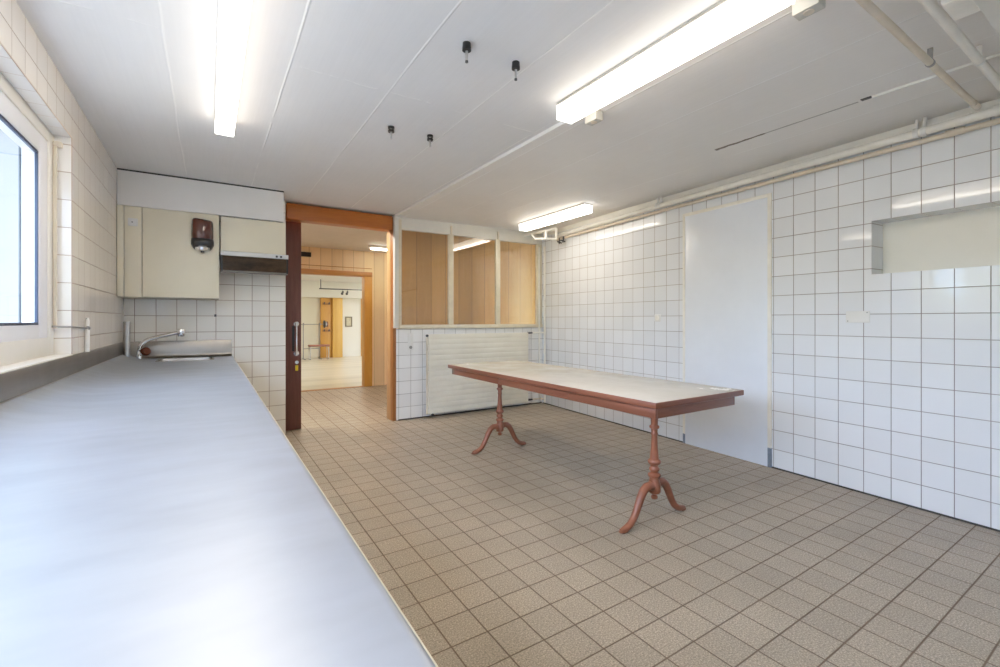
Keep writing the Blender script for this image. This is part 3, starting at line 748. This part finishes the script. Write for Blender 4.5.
for x, z in ((rx0-.008, rz1-.02), (rx0+.07, rz0-.008)):
    ch(MB().lathe([(.003, -.018), (.014, -.018), (.016, -.004), (.016, .012), (.003, .012)], (x, 5.555, z), 14, 'y').build('plug', M['darkgrey']), ra)
for z in (1.105, .085):
    ch(MB().tube([(rx1, 5.566, z), (rx1+.085, 5.566, z)], [.016, .013], 12).build('valve', M['darkgrey']), ra)
# pipes in the corner
cpipe = empty('heating_pipe', (4.33, 5.57, .0), 'thin cream pipe rising in the back corner and feeding the radiator', 'pipe')
bpy.context.view_layer.update()
ch(MB().tube([(4.352, 5.500, .03), (4.352, 5.500, 2.43)], .015, 12).build('riser', M['pipe']), cpipe)
ch(MB().tube([(4.170, 5.566, 1.105), (4.30, 5.566, 1.105), (4.352, 5.500, 1.105)], .012, 12).build('branch', M['pipe']), cpipe)
ch(MB().tube([(4.170, 5.566, .085), (4.30, 5.566, .085), (4.352, 5.500, .085)], .012, 12).build('branch', M['pipe_beige']), cpipe)
ch(MB().tube([(4.17, 5.60, .028), (4.33, 5.60, .028)], .011, 12).build('floor_run', M['pipe']), cpipe)
ch(MB().tube([(4.325, 5.605, .02), (4.325, 5.605, 2.43)], .011, 12).build('riser', M['pipe']), cpipe)

# ------------------------------------------------------------------ pipes along the right wall
mp = empty('wall_pipe', W(3, .07, 2.57), 'thick cream pipe running along the top of the right wall', 'pipe')
bpy.context.view_layer.update()
ch(MB().tube([W(.52, .062, 2.538), W(2.35, .060, 2.560), W(4.0, .06, 2.567), W(LEND-.2, .06, 2.572)], .028, 18).build('pipe', M['pipe']), mp)
ch(MB().tube([W(4.93, .06, 2.570), W(5.02, .06, 2.570)], .036, 18).build('coupling', M['pipe']), mp)
for L in (2.33, 2.37, 4.56, 4.60):
    q = MB()
    q.tube([W(L, .0, 2.60), W(L, .055, 2.60), W(L, .06, 2.662)], .012, 10)
    q.tube([W(L-.014, .06, 2.567), W(L+.014, .06, 2.567)], .034, 16)
    ch(q.build('clamp', M['plastic']), mp)
o = empty('wall_pipe', W(3, .03, 2.515), 'thinner beige pipe just below the thick pipe on the right wall', 'pipe')
bpy.context.view_layer.update()
ch(MB().tube([W(.42, .034, 2.490), W(2.4, .034, 2.508), W(LEND-.2, .034, 2.516)], .018, 14).build('pipe', M['pipe_beige']), o)
ch(MB().tube([W(4.70, .034, 2.5145), W(4.79, .034, 2.5145)], .023, 14).build('coupling', M['pipe_beige']), o)
b = MB().tube([W(2.5, .014, 2.612), W(4.2, .014, 2.614), W(LEND-.3, .014, 2.616)], .006, 8)
ch(b.build('cable', M['pipe']), mp)
# manifold by the small lamp
mf = empty('pipe_manifold', (4.2, 5.2, 2.5), 'cream pipe loop with two dark taps in the back right ceiling corner', 'pipe')
bpy.context.view_layer.update()
MFB, MFC, MFD, MFE, MFF, MFG = (4.019, 5.05, 2.562), (4.165, 5.0, 2.603), (4.165, 5.0, 2.452), (4.019, 5.05, 2.455), (3.938, 5.2, 2.463), (3.921, 5.25, 2.535)
ch(MB().tube([(4.064, 5.625, 2.597), MFB, MFC], .018, 12).build('feed_pipe', M['pipe']), mf)
ch(MB().tube([MFC, MFD], .019, 12).build('drop', M['pipe']), mf)
ch(MB().tube([MFB, MFE], .018, 12).build('drop', M['pipe']), mf)
ch(MB().tube([MFD, MFE, MFF, MFG], .015, 12).build('return_pipe', M['pipe']), mf)
ch(MB().tube([MFD, W(.50, .062, 2.536)], .016, 12).build('connector', M['pipe']), mf)
for L, n_ in ((.62, .07), (.50, .045)):
    q = MB(); q.tube([W(L, n_, 2.50), W(L, n_, 2.455)], .012, 10); q.tube([W(L-.02, n_+.03, 2.450), W(L+.02, n_-.02, 2.425)], .010, 10); q.tube([W(L, n_, 2.455), W(L, n_+.01, 2.415)], .008, 8)
    ch(q.build('tap', M['darkgrey']), mf)
# ceiling pipes crossing
def xpipe(pa, pb, r, m, lab, hx_):
    e = empty('ceiling_pipe', pa, lab, 'pipe'); bpy.context.view_layer.update()
    pa, pb = Vector(pa), Vector(pb); d = (pb-pa).normalized()
    ch(MB().tube([pa, pb], r, 16).build('pipe', M[m]), e)
    ch(MB().tube([pb-d*.05, pb+d*.035], r+.003, 16).build('end_cap', M['pipe_beige']), e)
    for h_ in hx_:
        p = pa+d*((h_-pa.x)/d.x)
        q = MB(); q.box(p.x-.004, p.x+.004, p.y-.010, p.y+.010, p.z+r-.002, zr(p.x)+.002, .001); q.tube([p-d*.009, p+d*.009], r+.003, 16)
        ch(q.build('hanger', M['screwgrey'] if m == 'pipe_beige' else M['plastic']), e)
xpipe((1.0, .735, 2.57), (3.82, .735, 2.57), .0155, 'pipe_beige', 'slim beige pipe hung across the ceiling, ending above the wall pipe', (3.0,))
xpipe((1.0, .598, 2.57), (3.95, .598, 2.57), .0185, 'pipe', 'thicker pale pipe hung across the ceiling beside the slim one', (3.18,))
o = MB().prism([(1.2, 2.52), (4.05, 2.52), (4.05, zr(4.05)+.001), (2.03, zr(2.03)+.001), (2.03, 2.60), (1.2, 2.60)], 'y', -.05, .478).build('ceiling_duct', M['white_frame'])
tag(o, 'broad pale ceiling duct at the upper right edge', 'duct')
jb = empty('ceiling_box', (2.47, .53, 2.6), 'white box on the ceiling between thick pipe and duct', 'box')
bpy.context.view_layer.update()
ch(MB().box(2.43, 2.61, .482, .565, 2.545, zr(2.43)+.003, .003).build('housing', M['plastic']), jb)
ch(MB().box(2.435, 2.605, .486, .561, 2.541, 2.546, .002).build('lid', M['pipe']), jb)
# slot in the ceiling with white cover
zt = zr(3.37)
b = MB(); rs = random.Random(3)
ys = [2.10-i*.035 for i in range(12)]
top = [b.bm.verts.new((3.378-.010-rs.random()*.016*(1-i/14.), y, zt-.0012)) for i, y in enumerate(ys)]
bot = [b.bm.verts.new((3.378+.008+rs.random()*.018*(1-i/14.), y, zt-.0008)) for i, y in enumerate(ys)]
for i in range(11): b.bm.faces.new((top[i], top[i+1], bot[i+1], bot[i]))
struct('trim_17', b, M['stain'], 'dark ragged stain along a joint of the ceiling', 'stain', smooth=False)
struct('trim_18', MB().box(3.370, 3.384, 1.16, 1.72, zt-.0015, zt+.01), paint('grey_joint_shadow', (.48, .46, .43), .7, .1), 'grey strip painted as the soft shadow line along a ceiling joint', 'joint', smooth=False)  # grey colour stands in for the soft shadow along the joint
tag(MB().box(3.352, 3.374, .0, 1.085, zt-.014, zt+.002, .004).build('cable_trunking', M['plastic']), 'white cable trunking along the ceiling beside the right wall', 'trunking')
tag(MB().box(3.348, 3.380, 1.086, 1.14, zt-.004, zt+.002, .0015).build('trunking_end', M['black']), 'dark open hole at the end of the ceiling trunking', 'hole')

# ------------------------------------------------------------------ fluorescent lamps
def lamp(x0, x1, y0, y1, zb, zc, glow, lab, seam=None):
    e = empty('ceiling_lamp', ((x0+x1)/2, (y0+y1)/2, zc), lab, 'lamp', None); bpy.context.view_layer.update()
    ch(MB().box(x0-.002, x1+.002, y0+.002, y1-.002, zc-.016, zc+.003, .002).build('housing', M['lamp_tray']), e)
    ch(MB().box(x0, x1, y0+.012, y1-.012, zb, zc-.014, .010, 3).build('diffuser', glow), e)
    for ya, yb_ in ((y0, y0+.013), (y1-.013, y1)):
        ch(MB().box(x0-.001, x1+.001, ya, yb_, zb-.001, zc-.012, .004).build('end_cap', M['lamp_cap']), e)
    return e
M['lamp_tray'] = paint('lamp_tray_grey', (.50, .48, .44), .5, .05)
t = NT('lamp_end_cap'); M['lamp_cap'] = t.set(color=t.ramp(t.noise(4), [(.2, (.85, .84, .8)), (.8, (.9, .89, .86))]), rough=.4, emis=(1., .96, .9), emstr=1.6)
lamp(.034, .143, 2.255, 3.60, 2.552, ZL, M['tube_glow_l'], 'white fluorescent lamp above the worktop, far one of the left row')
lamp(.034, .143, .90, 2.245, 2.552, ZL, M['tube_glow_l'], 'near fluorescent lamp of the left row, cut by the upper frame edge')
lamp(1.826, 1.948, .875, 2.19, 2.550, ZL, M['tube_glow'], 'large fluorescent lamp at the ceiling step above the table side')
e = lamp(3.635, 3.765, 3.865, 5.17, 2.550, zr(3.635), M['tube_glow'], 'small looking fluorescent lamp in the far right ceiling corner')
for y in (2.125, .885):
    e = empty('ceiling_block', (2.08, y, ZR), 'small white ceiling block with brown disc beside the large lamp, '+('far one' if y > 1.5 else 'near one'), 'bracket', 'blocks beside the large lamp'); bpy.context.view_layer.update()
    ch(MB().box(2.052, 2.115, y-.05, y+.05, ZR-.064, ZR+.002, .004).build('block', M['block']), e)
    ch(MB().lathe([(.003, -.003), (.020, -.003), (.022, .002), (.003, .002)], (2.084, y, ZR-.063), 18).build('disc', M['pipe_beige']), e)
hl = empty('ceiling_lamp', (2.9, 8.1, 2.6), 'hall fluorescent lamp seen through the doorway', 'lamp'); bpy.context.view_layer.update()
ch(MB().box(2.40, 3.65, 8.04, 8.12, 2.60, 2.642, .003).build('housing', M['white_paint']), hl)
ch(MB().box(2.44, 3.61, 8.05, 8.11, 2.568, 2.60, .012, 3).build('diffuser', M['tube_glow_hall']), hl)
def area(x, y, z, sx_, sy_, w, col):
    l = bpy.data.lights.new('added_fill_light', 'AREA'); l.shape = 'RECTANGLE'; l.size = sx_; l.size_y = sy_; l.energy = w; l.color = col
    o = bpy.data.objects.new('added_fill_light', l); COL.objects.link(o); o.location = (x, y, z)
for (x, y) in ((1.6, 10.8), (3.2, 12.2), (4.6, 14.6), (1.6, 14.2)): area(x, y, 2.60, .6, .6, 12.5, (1., .92, .78))  # unseen fill added to brighten the far room
area(5.8, 16.0, 2.60, .6, .6, 14., (1., .95, .88))
area(.9, 6.08, 2.62, 1.6, .16, 30., (1., .93, .84))  # unseen fill added behind the lintel to brighten the hall

# ------------------------------------------------------------------ ceiling anchor bolts
def bolt(x, y, lab, double):
    e = empty('ceiling_bolt', (x, y, ZL), lab, 'bolt', 'ceiling anchor bolts'); bpy.context.view_layer.update()
    if not double:
        ch(MB().lathe([(.004, 0), (.020, 0), (.021, -.018), (.022, -.022), (.022, -.036), (.004, -.038)], (x, y, ZL), 20).build('collar', M['black']), e)
        ch(MB().tube([(x, y, ZL-.03), (x, y, ZL-.088)], .0065, 10).build('rod', M['alu']), e)
        ch(MB().tube([(x, y, ZL-.086), (x, y, ZL-.094)], .0075, 10).build('tip', M['darkgrey']), e)
    else:
        ch(MB().lathe([(.004, 0), (.022, 0), (.022, -.014), (.004, -.014)], (x, y, ZL), 20).build('collar', M['black']), e)
        ch(MB().lathe([(.004, -.026), (.022, -.026), (.022, -.038), (.004, -.038)], (x, y, ZL), 20).build('nut', M['black']), e)
        ch(MB().tube([(x, y, ZL-.01), (x, y, ZL-.085)], .0065, 10).build('rod', M['alu']), e)
bolt(1.062, 1.955, 'black capped ceiling bolt, left one of the nearer pair', False)
bolt(1.358, 1.960, 'black capped ceiling bolt, right one of the nearer pair', False)
bolt(1.075, 3.085, 'double ringed ceiling bolt, left one of the farther pair', True)
bolt(1.365, 3.075, 'double ringed ceiling bolt, right one of the farther pair', True)

# ------------------------------------------------------------------ plates and sockets
e = empty('cover_plate', label='white rectangular cover plate on the right wall below the niche', cat='plate'); e.matrix_world = RW @ Matrix.Translation((4.19, 0, 1.32)); bpy.context.view_layer.update()
ch(MB().box(4.118, 4.272, -.006, .002, 1.280, 1.367, .003).build('plate', M['plastic'], mat4=RW), e)
for L, z in ((4.132, 1.292), (4.256, 1.355)):
    ch(MB().lathe([(.001, -.002), (.004, -.002), (.004, 0), (.001, 0)], (L, -.006, z), 10, 'y').build('screw', M['screwgrey'], mat4=RW), e)
e = empty('wall_socket', label='small white round socket on the right wall left of the flush door', cat='socket'); e.matrix_world = RW @ Matrix.Translation((2.28, 0, 1.32)); bpy.context.view_layer.update()
ch(MB().box(2.238, 2.322, -.010, .002, 1.281, 1.363, .006).build('plate', M['plastic'], mat4=RW), e)
ch(MB().lathe([(.008, -.010), (.022, -.013), (.026, -.013), (.028, -.008), (.008, -.008)], (2.28, 0, 1.322), 20, 'y').build('insert', M['pipe'], mat4=RW), e)
e = empty('switch_panel', (2.225, YB, 1.1), 'white light switch and socket strip on the half wall beside the doorway', 'switch'); bpy.context.view_layer.update()
ch(MB().box(2.188, 2.262, YB-.012, YB-.0005, .905, 1.125, .004).build('plate', M['plastic']), e)
ch(MB().box(2.206, 2.244, YB-.018, YB-.011, 1.060, 1.105, .002).build('rocker', M['plastic']), e)
ch(MB().box(2.206, 2.244, YB-.018, YB-.011, .998, 1.040, .002).build('rocker', M['plastic']), e)
ch(MB().lathe([(.003, -.003), (.020, -.003), (.022, 0), (.003, 0)], (2.225, YB-.012, .942), 18, 'y').build('socket_insert', M['screwgrey']), e)
e = MB().box(.122-.075, .122-.055, YB-.006, YB-.0005, 1.335, 1.36, .002).build('wall_screw', M['darkgrey'])
tag(e, 'two tiny dark screw heads on the tiles below the wide cabinet', 'screw')

# ------------------------------------------------------------------ world (daylight with foliage near the horizon)
wd = bpy.data.worlds.new('daylight'); scn.world = wd; wd.use_nodes = True
nt = wd.node_tree; nt.nodes.clear()
out = nt.nodes.new('ShaderNodeOutputWorld'); bg = nt.nodes.new('ShaderNodeBackground'); tc = nt.nodes.new('ShaderNodeTexCoord')
sx = nt.nodes.new('ShaderNodeSeparateXYZ'); nt.links.new(tc.outputs['Generated'], sx.inputs[0])
nz = nt.nodes.new('ShaderNodeTexNoise'); nz.inputs['Scale'].default_value = 34; nz.inputs['Detail'].default_value = 6; nt.links.new(tc.outputs['Generated'], nz.inputs['Vector'])
def wmath(op, a, b_=None):
    n = nt.nodes.new('ShaderNodeMath'); n.operation = op; n.use_clamp = False
    for i, x in enumerate((a, b_)):
        if x is None: continue
        if isinstance(x, (int, float)): n.inputs[i].default_value = x
        else: nt.links.new(x, n.inputs[i])
    return n.outputs[0]
h = wmath('ADD', sx.outputs[2], wmath('MULTIPLY', wmath('SUBTRACT', nz.outputs['Fac'], .5), .5))
cr = nt.nodes.new('ShaderNodeValToRGB'); nt.links.new(h, cr.inputs[0])
els = cr.color_ramp.elements
els[0].position = 0.0; els[0].color = (.20, .21, .20, 1)
els[1].position = .26; els[1].color = (.60, .745, 1.02, 1)
e1 = els.new(.07); e1.color = (.29, .345, .28, 1)
e2 = els.new(.12); e2.color = (.56, .73, .96, 1)
nt.links.new(cr.outputs[0], bg.inputs[0]); bg.inputs[1].default_value = 7.5
nt.links.new(bg.outputs[0], out.inputs[0])

# ------------------------------------------------------------------ camera
cam = bpy.data.cameras.new('camera'); co = bpy.data.objects.new('camera', cam); COL.objects.link(co)
cam.sensor_width = 36; cam.lens = 36*453/1000.; cam.clip_start = .05
cam.shift_y = -13.5/1000.
co.location = (0, 0, 1.30); co.rotation_euler = (R(90), 0, -atan2(291, 453))
scn.camera = co
scn.view_settings.view_transform = 'Standard'
scn.view_settings.look = 'None'
scn.view_settings.exposure = 0.86
scn.view_settings.use_curve_mapping = True
cmap = scn.view_settings.curve_mapping
cmap.white_level = (3., 3., 3.)
cv = cmap.curves[3]
pts = [(0, 0), (.012, .040), (.05, .160), (.10, .315), (.20, .545), (.333, .72), (.6, .90), (1, 1)]
while len(cv.points) < len(pts): cv.points.new(.5, .5)
for p_, (a_, b_) in zip(cv.points, pts): p_.location = (a_, b_)
cmap.update()
